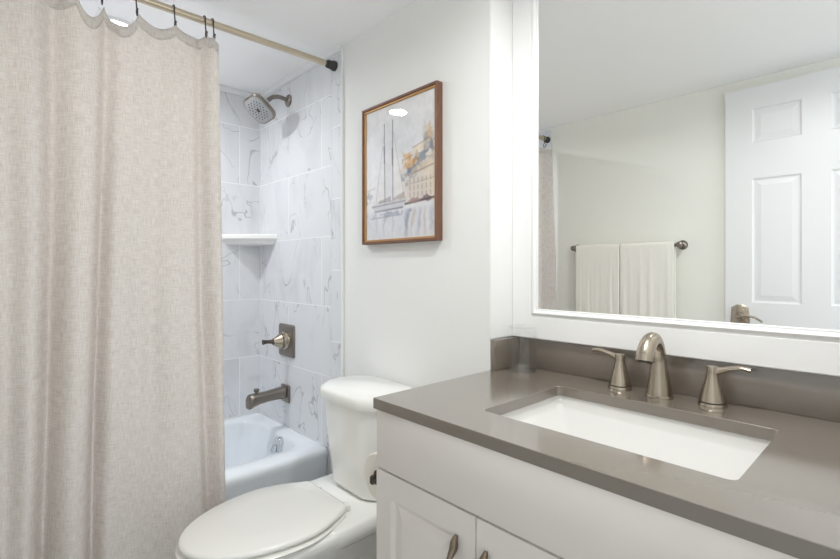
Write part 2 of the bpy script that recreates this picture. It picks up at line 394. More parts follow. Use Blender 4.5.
bm = bmn(); lathe(bm, [(0.038, 0.0), (0.038, 0.004), (0.030, 0.006), (0.012, 0.004)], (-2.12, -0.30, 0.085)); obj('drain', bm, M['chrome'], tub)

# ------------------------------------------------------------------ shower fittings on the plumbing wall
WY = -0.010
t = thing('showerhead', 'square-faced pewter shower head on a bent arm high on the marble wall', 'shower head', (-2.128, WY, 1.994))
bm = bmn(); lathe(bm, [(0.030, 0.0), (0.030, 0.004), (0.024, 0.010), (0.012, 0.014)], (-2.128, WY, 1.994), (0, -1, 0)); obj('flange', bm, M['pewter'], t)
bm = bmn(); tube(bm, smooth_path([(-2.128, WY, 1.994), (-2.128, WY - 0.05, 2.000), (-2.127, WY - 0.088, 1.988), (-2.125, WY - 0.121, 1.957)], 8), 0.0105); obj('arm', bm, M['pewter'], t)
bm = bmn(); d0 = Vector((0.16, -0.62, -0.76)).normalized(); hc = Vector((-2.125, WY - 0.116, 1.962))
lathe(bm, [(0.012, 0.0), (0.016, 0.004), (0.017, 0.022), (0.012, 0.030)], hc, d0); obj('collar', bm, M['chrome'], t, label='bright collar')
s_ = Vector((1, 0, 0)); s_ = (s_ - d0 * s_.dot(d0)).normalized(); u_ = d0.cross(s_)
def hring(sz, rr, h):
    sz *= 1.1; rr *= 1.25
    return [hc + d0 * h + s_ * x + u_ * y for x, y in rrect(-sz, sz, -sz, sz, rr, 6)]
bm = bmn(); loft(bm, [hring(0.014, 0.012, 0.024), hring(0.030, 0.026, 0.032), hring(0.052, 0.030, 0.046), hring(0.0615, 0.030, 0.056), hring(0.063, 0.030, 0.066), hring(0.060, 0.029, 0.072)], True, True)
hd = obj('head', bm, M['pewter'], t)
bm = bmn(); loft(bm, [hring(0.056, 0.027, 0.071), hring(0.055, 0.027, 0.074), hring(0.050, 0.025, 0.0755)], True, True)
nf = obj('nozzle_face', bm, mat('spray_plate_grey', '#A9AAAB', 0.35, 0.4), hd, label='light grey spray plate')
bm = bmn()
for i in range(-4, 5):
    for j in range(-4, 5):
        if abs(i) + abs(j) < 7 and (i or j) and (i + j) % 2 == 0:
            lathe(bm, [(0.0030, 0.0), (0.0022, 0.003)], hc + d0 * 0.075 + s_ * i * 0.0108 + u_ * j * 0.0108, d0, seg=8)
lathe(bm, [(0.010, 0.0), (0.009, 0.0015)], hc + d0 * 0.075, d0, seg=16)
obj('nozzles', bm, M['darkrubber'], hd)['kind'] = 'stuff'

t = thing('shower_valve', 'pewter shower valve with rectangular plate and single lever on the marble wall', 'shower valve', (-2.142, WY, 0.81))
bm = bmn()
loft(bm, [[(-2.142 + x * k, WY - h, 0.812 + z * k) for x, z in rrect(-0.078, 0.078, -0.080, 0.080, 0.012, 5)] for k, h in ((1, 0), (1, 0.005), (0.96, 0.009), (0.93, 0.010))])
obj('plate', bm, M['pewter'], t)
bm = bmn(); lathe(bm, [(0.046, 0.008), (0.044, 0.018), (0.036, 0.024), (0.034, 0.034), (0.036, 0.040), (0.030, 0.050), (0.022, 0.064), (0.016, 0.076)], (-2.142, WY, 0.812), (0, -1, 0)); obj('hub', bm, M['nickel'], t)
bm = bmn(); tube(bm, smooth_path([(-2.142, WY - 0.070, 0.812), (-2.143, WY - 0.085, 0.814), (-2.144, WY - 0.105, 0.815), (-2.145, WY - 0.126, 0.815)], 5), lerp_list([0.016, 0.010, 0.009, 0.013], 5)); obj('lever', bm, M['darkmetal'], t)

t = thing('tub_spout', 'pewter tub spout with pull-up diverter knob above the bathtub end', 'tub spout', (-2.150, WY, 0.55))
bm = bmn(); box(bm, -2.188, -2.112, WY - 0.014, WY, 0.508, 0.592, bev=0.004); obj('flange', bm, M['pewter'], t)
bm = bmn(); rings = []
for y, zc, hw, hh in ((-0.010, 0.556, 0.026, 0.030), (-0.05, 0.556, 0.026, 0.026), (-0.10, 0.553, 0.026, 0.023), (-0.145, 0.550, 0.028, 0.025), (-0.172, 0.546, 0.029, 0.029), (-0.188, 0.541, 0.028, 0.031), (-0.196, 0.535, 0.025, 0.027), (-0.199, 0.531, 0.020, 0.020)):
    rings.append([(-2.150 + x, WY + y, zc + z) for x, z in rrect(-hw, hw, -hh, hh, min(hw, hh) * 0.55, 4)])
loft(bm, rings); 
obj('body', bm, M['pewter'], t)
bm = bmn(); lathe(bm, [(0.008, 0), (0.007, 0.012), (0.013, 0.020), (0.013, 0.028), (0.008, 0.030)], (-2.150, WY - 0.155, 0.568)); obj('diverter_knob', bm, M['pewter'], t)

# corner soap shelf: two straight sides on the walls, moulded front
t = None
def shelf_ring(L, z, back=0.0):
    cx, cy = -2.464 + back, -0.010 - back; P = [(cx, cy, z)]
    for k in range(11):
        u = k / 10; a = (cx + L * (1 - u), cy - 0.0 - L * u); b = 0.02 * math.sin(PI * u) * L / 0.2
        P.append((a[0] + b * 0.7, a[1] - b * 0.7, z))
    return P
bm = bmn(); loft(bm, [shelf_ring(0.165, 1.290), shelf_ring(0.180, 1.296), shelf_ring(0.188, 1.308), shelf_ring(0.206, 1.316), shelf_ring(0.212, 1.322), shelf_ring(0.212, 1.338), shelf_ring(0.206, 1.343), shelf_ring(0.194, 1.337)])
tag(obj('corner_shelf', bm, M['porcelain'], angle=30), 'white moulded soap shelf in the corner of the marble shower walls', 'shelf')

# ------------------------------------------------------------------ shower rod, hooks, curtain
RX, RZ = -1.716, 2.034
t = thing('shower_rod', 'champagne metal shower curtain rod with dark end caps below the ceiling', 'curtain rod', (RX, -0.73, RZ))
bm = bmn(); tube(bm, [(RX, YF + 0.03, RZ), (RX, -0.06, RZ)], 0.0125, 20); obj('tube', bm, M['rod'], t)
bm = bmn(); tube(bm, [(RX, YF + 0.6, RZ), (RX, YF + 0.03, RZ)], 0.0137, 20); obj('outer_tube', bm, M['rod'], t)
for a, b in ((-0.010, -0.048), (YF + 0.010, YF + 0.048)):
    bm = bmn(); lathe(bm, [(0.021, 0), (0.021, 0.012), (0.018, 0.016), (0.0165, abs(b - a))], (RX, a, RZ), (0, 1 if b > a else -1, 0)); obj('end_cap', bm, M['darkrubber'], t, label='dark end cap')
HOOKS = [-0.521, -0.548, -0.647, -0.759, -0.852, -0.925]
ordn = ['rightmost dark metal curtain hook, nearest the marble wall', 'second dark metal curtain hook from the right, beside the rightmost one', 'third dark metal curtain hook from the right, alone on the rod',
        'fourth dark metal curtain hook from the right, above a sagging curtain edge', 'fifth curtain hook from the right, at the top edge of the photo', 'sixth curtain hook from the right, left of the drooping fold']
def hook(y, i, xb):
    bm = bmn(); r = 0.0165; P = []
    for k in range(15):
        a = PI * (-0.10 + 1.15 * k / 14); P.append((RX + r * math.cos(a), y, RZ + 0.0 + r * math.sin(a)))
    P = list(reversed(P))   # over the rod from back to front
    P += [(RX + r - 0.001, y, RZ - 0.018), (RX + r - 0.004, y + 0.002, RZ - 0.036), (RX + 0.006, y + 0.003, RZ - 0.052), (RX + 0.014, y + 0.003, RZ - 0.064), (RX + 0.024, y + 0.002, RZ - 0.058), (RX + 0.026, y + 0.001, RZ - 0.048)]
    tube(bm, P, 0.0022, 8)
    lathe(bm, [(0.001, -0.004), (0.0042, 0), (0.001, 0.004)], P[-1], (0, 0, 1), 10)
    tag(obj('curtain_hook', bm, M['darkmetal']), ordn[i], 'curtain hook', 'curtain hooks on the rod')
ordn.append('dark metal curtain hook at the far end of the rod, seen in the mirror')
for i, y in enumerate(HOOKS + [-1.385]): hook(y, i, 0)

YA, YB = -0.500, -1.415
def fold(y):
    v = 0
    for yc, wd, A in ((-0.548, 0.020, -0.042), (-0.70, 0.03, -0.012), (-0.775, 0.03, -0.012), (-0.857, 0.022, -0.052), (-0.925, 0.03, 0.012), (-0.988, 0.026, -0.060), (-1.08, 0.03, -0.03), (-1.17, 0.03, -0.045), (-1.26, 0.03, -0.04), (-1.345, 0.022, -0.03), (-1.395, 0.022, 0.055)):
        v += A * math.exp(-((y - yc) / wd) ** 2)
    return v + 0.004 * math.sin(y * 47) + 0.022
def topz(y):
    hs = sorted(HOOKS + [-1.0, -1.09, -1.18, -1.27, -1.36, -1.41]); base = 1.975
    for a, b in zip(hs, hs[1:]):
        if a <= y <= b:
            u = (y - a) / (b - a); gap = b - a
            sag = {-0.852: 0.055, -0.925: 0.06, -0.759: 0.026, -0.647: 0.02}.get(a, 0.02)
            if gap < 0.04: sag = 0.004
            return base - sag * (4 * u * (1 - u)) ** 0.8
    return base - 0.012
bm = bmn(); uvl = bm.loops.layers.uv.new('cloth'); ny, nz = 300, 70; ZB = 0.10
G = []
for i in range(ny + 1):
    y = YA + (YB - YA) * i / ny; col = []
    zt = topz(y)
    for j in range(nz + 1):
        f = (j / nz) ** 1.3; z = zt + (ZB - zt) * f
        amp = 0.55 + 0.65 * min(1, f * 1.6)
        yy = y + (0.018 * f if i < 30 else 0.018 * f * max(0, 1 - (i - 30) / 60)) + 0.010 * math.sin(3.1 * f + y * 5) * (1 - math.exp(-i / 30))
        x = RX + 0.012 + fold(y + 0.014 * math.sin(2.2 * f + 9 * y)) * amp + 0.004 * math.sin(z * 9 + y * 30) * f
        if i < 6: x -= 0.0015 * (6 - i) ** 1.5
        col.append((bm.verts.new((x, yy, z)), (y * 1.15, z)))
    G.append(col)
for i in range(ny):
    for j in range(nz):
        q = [G[i][j], G[i + 1][j], G[i + 1][j + 1], G[i][j + 1]]
        fc = bm.faces.new([a[0] for a in q])
        for lp, a in zip(fc.loops, q): lp[uvl].uv = a[1]
cur = thing('shower_curtain', 'oatmeal linen shower curtain hanging in soft folds over the tub side', 'shower curtain', (RX, -0.95, ZB))
o = obj('curtain_panel', bm, M['curtain'], cur, angle=180)
md = o.modifiers.new('thick', 'SOLIDIFY'); md.thickness = 0.0016
# sewn top hem band
bm = bmn(); uvl = bm.loops.layers.uv.new('cloth'); H = []
for i in range(ny + 1):
    y = G and (YA + (YB - YA) * i / ny); zt = topz(y); c = []
    for j in range(4):
        z = zt - 0.036 * j / 3
        f = max(0.0, min(1, (zt - z) / (zt - ZB))); 
        amp = 0.55 + 0.65 * min(1, f * 1.6)
        x = RX + 0.012 + fold(y + 0.014 * math.sin(9 * y)) * amp + 0.0032 - (0 if 0 < j < 3 else 0.0012)
        if i < 6: x -= 0.0015 * (6 - i) ** 1.5
        c.append((bm.verts.new((x, y + 0.010 * math.sin(y * 5) * (1 - math.exp(-i / 30)), z)), (y * 1.15 + 3, z)))
    H.append(c)
for i in range(ny):
    for j in range(3):
        q = [H[i][j], H[i + 1][j], H[i + 1][j + 1], H[i][j + 1]]
        fc = bm.faces.new([a[0] for a in q])
        for lp, a in zip(fc.loops, q): lp[uvl].uv = a[1]
o = obj('top_hem', bm, M['curtain'], cur, angle=180)
md = o.modifiers.new('thick', 'SOLIDIFY'); md.thickness = 0.0008
# clear liner hanging on the tub side of the cloth
bm = bmn(); Lg = []
for i in range(121):
    y = -0.56 + (-0.86) * i / 120; c = []
    for j in range(30):
        z = topz(y) + 0.004 * math.sin(y * 60) + (0.42 - topz(y)) * (j / 29)
        if j == 0: z += 0.010
        x = RX - 0.026 - 0.052 * min(1, j / 6) + 0.010 * math.sin(y * 42) + 0.004 * math.sin(y * 97 + z)
        c.append(bm.verts.new((x, y, z)))
    Lg.append(c)
for i in range(120):
    for j in range(29): bm.faces.new((Lg[i][j], Lg[i + 1][j], Lg[i + 1][j + 1], Lg[i][j + 1]))
tag(obj('shower_liner', bm, M['linerp'], angle=180), 'clear plastic shower liner showing behind the curtain top edge', 'shower liner')

# ------------------------------------------------------------------ toilet
TC = -1.330
toi = thing('toilet', 'white two-piece toilet with closed elongated seat between bathtub and vanity', 'toilet', (TC, -0.37, 0))
def egg(hw, yf_, yb_, z, n=48, bw=0.55, pw=2.0):
    """elongated outline: front tip at yf_, flatter back at yb_"""
    ym = yb_ - (yb_ - yf_) * 0.38; P = []; q = n // 2
    for k in range(q + 1):                       # front half, right side round to left side
        a = PI * k / q; P.append((TC + hw * math.cos(a), ym - (ym - yf_) * math.sin(a), z))
    m = n - q - 1; S = []
    hb = hw * bw; rc = 0.012
    for k in range(1, m // 2 + 1):               # side sweeping back to a straight rear edge
        u = k / (m // 2); S.append((hw - (hw - hb) * (1 - math.cos(u * PI / 2)) ** 0.9 * (1.0), ym + (yb_ - ym) * min(1, u * 1.06)))
    S[-1] = (hb - rc, yb_)
    P += [(TC - x, y, z) for x, y in S] + [(TC + x, y, z) for x, y in reversed(S)]
    return P
bm = bmn()
loft(bm, [egg(0.105, -0.60, -0.12, 0.0, bw=0.9), egg(0.105, -0.60, -0.12, 0.02, bw=0.9), egg(0.095, -0.585, -0.12, 0.06, bw=0.95), egg(0.095, -0.58, -0.10, 0.14, bw=1.0), egg(0.115, -0.62, -0.10, 0.22, bw=0.95), egg(0.155, -0.69, -0.16, 0.31, bw=0.85),
          egg(0.178, -0.727, -0.20, 0.365, bw=0.80), egg(0.183, -0.735, -0.21, 0.385, bw=0.78), egg(0.180, -0.732, -0.21, 0.395, bw=0.78), egg(0.172, -0.722, -0.21, 0.398, bw=0.78)], True, True)
# rear deck under the tank
def deck(hw, y0, y1, r, z): return [(x, y, z) for x, y in rrect(TC - hw, TC + hw, y0, y1, r, 6)]
loft(bm, [deck(0.085, -0.33, -0.05, 0.05, 0.0), deck(0.085, -0.33, -0.05, 0.05, 0.24), deck(0.105, -0.36, -0.035, 0.06, 0.315), deck(0.166, -0.40, -0.030, 0.07, 0.340), deck(0.177, -0.42, -0.028, 0.07, 0.352), deck(0.179, -0.42, -0.028, 0.07, 0.375), deck(0.178, -0.42, -0.028, 0.07, 0.396), deck(0.170, -0.41, -0.034, 0.07, 0.402)], True, True)
# trapway bulge on the sides
for s in (-1, 1):
    tube(bm, smooth_path([(TC + s * 0.075, -0.42, 0.20), (TC + s * 0.085, -0.34, 0.27), (TC + s * 0.085, -0.24, 0.25), (TC + s * 0.08, -0.19, 0.14), (TC + s * 0.075, -0.15, 0.02)], 5), lerp_list([0.03, 0.045, 0.045, 0.042, 0.04], 5), 12)
obj('bowl', bm, M['porcelain'], toi, angle=60)
bm = bmn()
loft(bm, [egg(0.170, -0.728, -0.30, 0.397, bw=0.62), egg(0.176, -0.736, -0.297, 0.4025, bw=0.62), egg(0.185, -0.744, -0.295, 0.404, bw=0.62), egg(0.187, -0.744, -0.295, 0.408, bw=0.62), egg(0.184, -0.741, -0.297, 0.4115, bw=0.62)], True, True)
obj('seat', bm, M['seat'], toi, angle=50)
bm = bmn()
loft(bm, [egg(0.165, -0.722, -0.294, 0.4165, bw=0.60), egg(0.175, -0.730, -0.288, 0.4205, bw=0.60), egg(0.180, -0.737, -0.287, 0.4215, bw=0.60), egg(0.181, -0.738, -0.287, 0.427, bw=0.60), egg(0.178, -0.735, -0.289, 0.4325, bw=0.60), egg(0.171, -0.728, -0.297, 0.4355, bw=0.60), egg(0.10, -0.62, -0.35, 0.4375, bw=0.6)], True, True)
obj('seat_lid', bm, M['seat'], toi, angle=50)
for s in (-1, 1):
    bm = bmn(); box(bm, TC + s * 0.085 - 0.016, TC + s * 0.085 + 0.016, -0.300, -0.266, 0.402, 0.422, bev=0.005, seg=3); obj('hinge', bm, M['seat'], toi)
def tank(hwb, y0, y1, rf, z, bow, k=9):
    """plan of the tank: flat back on the wall side, bowed front with big rounded corners"""
    P = []
    for x, y in rrect(TC - hwb, TC + hwb, y0, y1, rf, 8):
        if y > (y0 + y1) / 2 and rf > 0.03: pass
        P.append([x, y])
    out = []
    for x, y in P:
        u = (x - TC) / hwb
        if y > (y0 + y1) / 2:      # square up the back corners
            if abs(u) > 0.5 and False: pass
            out.append((x, y, z))
        else: out.append((x, y - bow * (1 - u * u), z))
    return out
bm = bmn()
loft(bm, [tank(0.135, -0.175, -0.045, 0.06, 0.403, 0.020), tank(0.146, -0.186, -0.036, 0.075, 0.410, 0.026), tank(0.152, -0.192, -0.032, 0.08, 0.425, 0.028), tank(0.164, -0.205, -0.027, 0.085, 0.56, 0.031), tank(0.176, -0.214, -0.022, 0.085, 0.712, 0.034)], True, True)
obj('tank', bm, M['porcelain'], toi, angle=60)
bm = bmn()
loft(bm, [tank(0.176, -0.214, -0.020, 0.085, 0.7125, 0.034), tank(0.186, -0.223, -0.016, 0.09, 0.7135, 0.036), tank(0.189, -0.226, -0.015, 0.092, 0.722, 0.037), tank(0.189, -0.226, -0.015, 0.092, 0.742, 0.037), tank(0.185, -0.222, -0.017, 0.09, 0.7505, 0.037), tank(0.174, -0.210, -0.022, 0.086, 0.7545, 0.036)], True, True)
obj('tank_lid', bm, M['porcelain'], toi, angle=60)
bm = bmn(); tube(bm, smooth_path([(TC - 0.168, -0.105, 0.69), (TC - 0.190, -0.105, 0.69), (TC - 0.196, -0.12, 0.688), (TC - 0.194, -0.165, 0.682)], 4), 0.0065, 10); obj('flush_lever', bm, M['chrome'], toi, label='chrome flush lever')

# ------------------------------------------------------------------ toilet roll on the vanity side
RXc, RYc, RZc, RR = -0.946, -0.330, 0.632, 0.061
t = thing('toilet_roll', 'white toilet paper roll hanging on the side of the vanity', 'toilet roll', (RXc, RYc, RZc - RR))
bm = bmn(); lathe(bm, [(0.020, -0.05), (RR - 0.003, -0.05), (RR, -0.047), (RR, 0.047), (RR - 0.003, 0.05), (0.020, 0.05), (0.020, -0.05)], (RXc, RYc, RZc), (0, 1, 0), 40, False, False); obj('tissue', bm, M['paper'], t)
bm = bmn(); lathe(bm, [(0.0203, -0.049), (0.0203, 0.049), (0.0185, 0.049), (0.0185, -0.049), (0.0203, -0.049)], (RXc, RYc, RZc), (0, 1, 0), 24, False, False); obj('core', bm, M['card'], t)
t = thing('toilet_roll_holder', 'dark metal toilet roll holder fixed to the vanity side', 'toilet roll holder', (AX, RYc, RZc))
for s in (-1, 1):
    bm = bmn(); lathe(bm, [(0.022, 0), (0.020, 0.006), (0.009, 0.010), (0.006, 0.066)], (-0.8765, RYc + s * 0.066, RZc), (-1, 0, 0), 20)
    lathe(bm, [(0.004, -0.011), (0.008, -0.007), (0.008, 0.007), (0.004, 0.011)], (RXc, RYc + s * 0.066, RZc), (0, 0, 1), 16); obj('post', bm, M['darkmetal'], t)
bm = bmn(); tube(bm, [(RXc, RYc - 0.06, RZc), (RXc, RYc + 0.06, RZc)], 0.009, 14); obj('spindle', bm, M['darkmetal'], t)

# ------------------------------------------------------------------ vanity
CT = 0.861; VX0, VX1 = -0.876, 0.050; VYF = -0.412; YD = -0.430
van = thing('vanity_cabinet', 'warm white bathroom vanity cabinet with raised panel doors under the taupe counter', 'vanity cabinet', (-0.413, -0.15, 0))
bm = bmn(); box(bm, VX0, VX0 + 0.018, VYF, -0.001, 0.0, CT - 0.026); box(bm, VX1 - 0.018, VX1, VYF, AY - 0.005, 0.0, CT - 0.026); box(bm, VX0 + 0.018, VX1 - 0.018, VYF, VYF + 0.018, 0.10, CT - 0.026); box(bm, VX0 + 0.018, VX1 - 0.018, VYF + 0.06, VYF + 0.075, 0, 0.10)
box(bm, VX0 + 0.018, VX1 - 0.018, VYF + 0.018, AY - 0.02, 0.10, 0.115)
obj('carcass', bm, M['vanity'], van, smooth=False)
bm = bmn(); box(bm, VX0 - 0.011, VX1, YD, VYF, 0.695, CT - 0.0255, bev=0.0015); obj('drawer_front', bm, M['vanity'], van)
xs = [VX0 - 0.011, -0.5795, -0.2655, VX1]
for k in range(3):
    a, b = xs[k] + (0.001 if k else 0), xs[k + 1] - 0.0015
    bm = bmn(); panel_face(bm, a, b, 0.105, 0.6905, YD, -1, [(a + 0.052, b - 0.052, 0.16, 0.6355)], VYF, [(0, 0), (0.007, 0.009), (0.015, 0.010), (0.044, 0.0012), (0.047, 0.0005)])
    dr = obj('door', bm, M['vanity'], van, angle=20)
    px = (b - 0.046) if k == 0 else (a + 0.026) if k == 1 else (b - 0.030)
    px = -0.627 if k == 0 else px
    bm = bmn(); zt = 0.640
    P = [(px, YD - 0.003, zt), (px, YD - 0.010, zt - 0.012), (px, YD - 0.012, zt - 0.024), (px, YD - 0.024, zt - 0.040), (px, YD - 0.030, zt - 0.058), (px, YD - 0.024, zt - 0.076), (px, YD - 0.012, zt - 0.092), (px, YD - 0.010, zt - 0.104), (px, YD - 0.003, zt - 0.116)]
    tube(bm, smooth_path(P, 5), lerp_list([0.003, 0.0075, 0.0085, 0.0055, 0.0052, 0.0055, 0.0085, 0.0075, 0.003], 5), 14)
    obj('pull', bm, M['pull'], dr, label='antique nickel pull')

# countertop with the sink cut-out
KX0, KX1, KY0, KY1, KR = -0.644, -0.180, -0.331, -0.019, 0.014
bm = bmn()
inner = rrect(KX0, KX1, KY0, KY1, KR, 6); nI = len(inner)
CY0 = -0.443
def outer_ring():
    O = []; ox0, ox1, oy0, oy1 = AX + 0.001, XR - 0.002, CY0, AY
    for k, (cx, cy) in enumerate(((ox1, oy0), (ox1, oy1), (ox0, oy1), (ox0, oy0))):
        for q in range(7): O.append((cx, cy))
    return O
def counter_top(z): 
    return [(x, y, z) for x, y in inner]
O2 = rrect(AX + 0.001, XR - 0.002, CY0, AY - 0.001, 0.003, 6)
loft(bm, [[(x, y, CT - 0.0245) for x, y in inner], [(x, y, CT - 0.001) for x, y in inner], [(x + (0.001 if x > -0.41 else -0.001), y + (0.001 if y > -0.17 else -0.001), CT) for x, y in inner],
          [(x + (-0.001 if x > -0.41 else 0.001), y + (-0.001 if y > -0.17 else 0.001), CT) for x, y in O2], [(x, y, CT - 0.001) for x, y in O2], [(x, y, CT - 0.0245) for x, y in O2], [(x, y, CT - 0.0245) for x, y in inner]], False, False)
bmesh.ops.remove_doubles(bm, verts=bm.verts[:], dist=1e-5)
tag(obj('countertop', bm, M['quartz'], angle=25), 'taupe quartz vanity countertop with a rectangular sink cut-out', 'countertop')
tag(bx('backsplash', M['quartz'], None, AX + 0.021, XR - 0.002, 0.121, AY - 0.001, CT, 0.952, bev=0.0015), 'long taupe quartz backsplash strip under the framed mirror', 'backsplash')
tag(bx('side_splash', M['quartz'], None, AX + 0.0045, AX + 0.020, 0.0, AY - 0.001, CT, 0.952, bev=0.0015), 'short taupe quartz side splash left of the drinking glass', 'side splash')

# undermount basin
snk = thing('sink', 'white rectangular undermount sink set into the taupe counter', 'sink', (-0.412, -0.175, 0.71))
def sr(dx0, dx1, dy0, dy1, r, z): return [(x, y, z) for x, y in rrect(KX0 + dx0, KX1 - dx1, KY0 + dy0, KY1 - dy1, r, 8)]
zt = CT - 0.0247
bm = bmn()
loft(bm, [sr(-.022, -.022, -.022, -.022, .03, zt), sr(-.004, -.004, -.004, -.004, .016, zt), sr(-.003, -.003, -.003, -.003, .016, zt - .006), sr(-.003, -.003, -.003, -.003, .014, zt - .026), sr(.004, .000, .002, .002, .014, zt - .032), sr(.050, .018, .020, .045, .012, zt - .085), sr(.075, .030, .032, .062, .014, zt - .105), sr(.100, .055, .05, .085, .02, zt - .117), sr(.18, .18, .12, .12, .03, zt - .128),
          sr(.18, .18, .12, .12, .03, zt - .142), sr(.03, .015, .02, .02, .035, zt - .125), sr(-.008, -.008, -.008, -.008, .03, zt - .02), sr(-.022, -.022, -.022, -.022, .03, zt - .012), sr(-.022, -.022, -.022, -.022, .03, zt)], False, False)
# floors of both shells
bmesh.ops.remove_doubles(bm, verts=bm.verts[:], dist=1e-6)
bmesh.ops.holes_fill(bm, edges=[e for e in bm.edges if e.is_boundary], sides=0)
obj('basin', bm, M['sinkw'], snk, angle=50)
bm = bmn(); lathe(bm, [(0.030, -0.002), (0.030, 0.002), (0.024, 0.004), (0.020, 0.002), (0.004, 0.004)], (-0.412, -0.13, zt - 0.1265)); obj('drain', bm, M['nickel'], snk, label='nickel drain ring')

# faucet
fa = thing('faucet', 'brushed nickel widespread faucet with arched spout and two lever handles', 'faucet', (-0.42, 0.062, CT))
SX, SY = -0.425, 0.060
bm = bmn()
P = [(SX, SY, CT + 0.004), (SX, SY, CT + 0.030), (SX, SY - 0.002, CT + 0.065), (SX, SY - 0.004, CT + 0.095), (SX, SY - 0.014, CT + 0.123), (SX, SY - 0.036, CT + 0.140), (SX, SY - 0.062, CT + 0.134), (SX, SY - 0.080, CT + 0.114), (SX, SY - 0.086, CT + 0.096)]
tube(bm, smooth_path(P, 6), lerp_list([0.029, 0.0255, 0.0200, 0.0168, 0.0160, 0.0168, 0.0182, 0.0195, 0.0205], 6), 24)
lathe(bm, [(0.031, 0), (0.031, 0.004), (0.029, 0.006)], (SX, SY, CT), seg=32)
obj('spout', bm, M['nickel'], fa)
bm = bmn(); lathe(bm, [(0.0165, 0.0), (0.0165, 0.0035), (0.012, 0.004)], (SX, SY - 0.0862, CT + 0.0955), (0, -0.2, -1)); obj('aerator', bm, M['darkmetal'], fa)
for s, hxx, hyy in ((-1, -0.524, 0.072), (1, -0.317, 0.072)):
    bm = bmn(); lathe(bm, [(0.0265, 0.010), (0.0235, 0.024), (0.0185, 0.042), (0.0140, 0.060), (0.0118, 0.074), (0.0125, 0.083), (0.0115, 0.087), (0.004, 0.088)], (hxx, hyy, CT), seg=28)
    h = obj('handle', bm, M['nickel'], fa)
    bm = bmn(); lathe(bm, [(0.0285, 0), (0.0285, 0.004), (0.027, 0.007)], (hxx, hyy, CT), seg=28)
    obj('base_ring', bm, M['nickel'], h)
    bm = bmn(); lathe(bm, [(0.0262, 0.0065), (0.0258, 0.0105)], (hxx, hyy, CT), seg=28); obj('dark_gasket', bm, M['darkrubber'], h)
    bm = bmn(); P = [(hxx - s * 0.008, hyy, CT + 0.078), (hxx + s * 0.012, hyy, CT + 0.079), (hxx + s * 0.032, hyy, CT + 0.086), (hxx + s * 0.054, hyy, CT + 0.0905), (hxx + s * 0.072, hyy, CT + 0.088)]
    q = smooth_path(P, 6); tube(bm, q, lerp_list([0.009, 0.009, 0.0075, 0.0075, 0.0085], 6), 14, flat=lerp_list([0.9, 0.9, 0.7, 0.62, 0.62], 6))
    obj('lever', bm, M['nickel'], h)

# drinking glass
gx, gy = -0.817, 0.068
gl = thing('drinking_glass', 'clear straight-sided drinking glass in the back corner of the counter', 'glass', (gx, gy, CT))
bm = bmn(); lathe(bm, [(0.0412, 0.012), (0.0425, 0.1305), (0.0408, 0.1305), (0.0395, 0.012), (0.0412, 0.012)], (gx, gy, CT), seg=48, cap0=False, cap1=False)
obj('glass_body', bm, M['tumbler'], gl)
bm = bmn(); lathe(bm, [(0.0385, 0.0), (0.0408, 0.003), (0.0412, 0.0118), (0.030, 0.0112)], (gx, gy, CT), seg=48)
obj('base', bm, M['tumbler_base'], gl)
bm = bmn(); lathe(bm, [(0.04165 + 0.0013 * math.cos(2 * PI * k / 10), 0.1318 + 0.0013 * math.sin(2 * PI * k / 10)) for k in range(11)], (gx, gy, CT), seg=48, cap0=False, cap1=False)
obj('rim', bm, M['tumbler_base'], gl)

# ------------------------------------------------------------------ mirror
GX0, GX1, GZ0, GZ1 = -0.794, -0.040, 1.040, 2.005; FW = 0.0915
mi = thing('vanity_mirror', 'large vanity mirror in a wide white moulded frame above the backsplash', 'mirror', (-0.413, AY, 0.953))
MO = 0.106
prof = [(0.0, AY - 0.001), (0.0, MO + 0.004), (0.003, MO), (0.066, MO), (0.069, MO + 0.003), (0.072, MO + 0.002), (0.075, MO - 0.003), (0.079, MO - 0.005), (0.083, MO - 0.003), (0.085, MO + 0.002), (0.0865, MO + 0.004), (0.0895, MO + 0.0025), (0.0915, MO + 0.004), (0.0915, MO + 0.014)]
bm = bmn(); rings = []
for d, y in prof:
    a, b, c, e = AX + 0.004 + d, XR - 0.002 - d, 0.953 + d, 2.092 - d
    rings.append([(a, y, c), (b, y, c), (b, y, e), (a, y, e)])
loft(bm, rings, False, False)
obj('frame', bm, M['frame'], mi, angle=35)
bx('mirror_glass', M['mirror'], mi, AX + 0.004 + 0.089, XR - 0.002 - 0.089, MO + 0.006, MO + 0.011, 0.953 + 0.089, 2.092 - 0.089)

# ------------------------------------------------------------------ framed picture
PX0, PX1, PZ0, PZ1 = -1.498, -1.084, 1.260, 1.785; PF = -0.028
pic = thing('framed_picture', 'wood framed watercolour print of sailboats by harbour houses above the toilet', 'picture', ((PX0 + PX1) / 2, 0, PZ0))
def frame_mesh(prof, m, name):
    bm = bmn(); rings = []
    for d, y in prof:
        a, b, c, e = PX0 + d, PX1 - d, PZ0 + d, PZ1 - d
        rings.append([(a, y, c), (b, y, c), (b, y, e), (a, y, e)])
    loft(bm, rings, False, False); obj(name, bm, m, pic, angle=20)
frame_mesh([(0, -0.0005), (0, PF + 0.001), (0.001, PF), (0.008, PF), (0.009, PF + 0.001), (0.009, -0.008)], M['wood'], 'frame')
frame_mesh([(0.0092, PF + 0.005), (0.0150, PF + 0.005), (0.0165, PF + 0.012)], M['gold'], 'inner_lip')
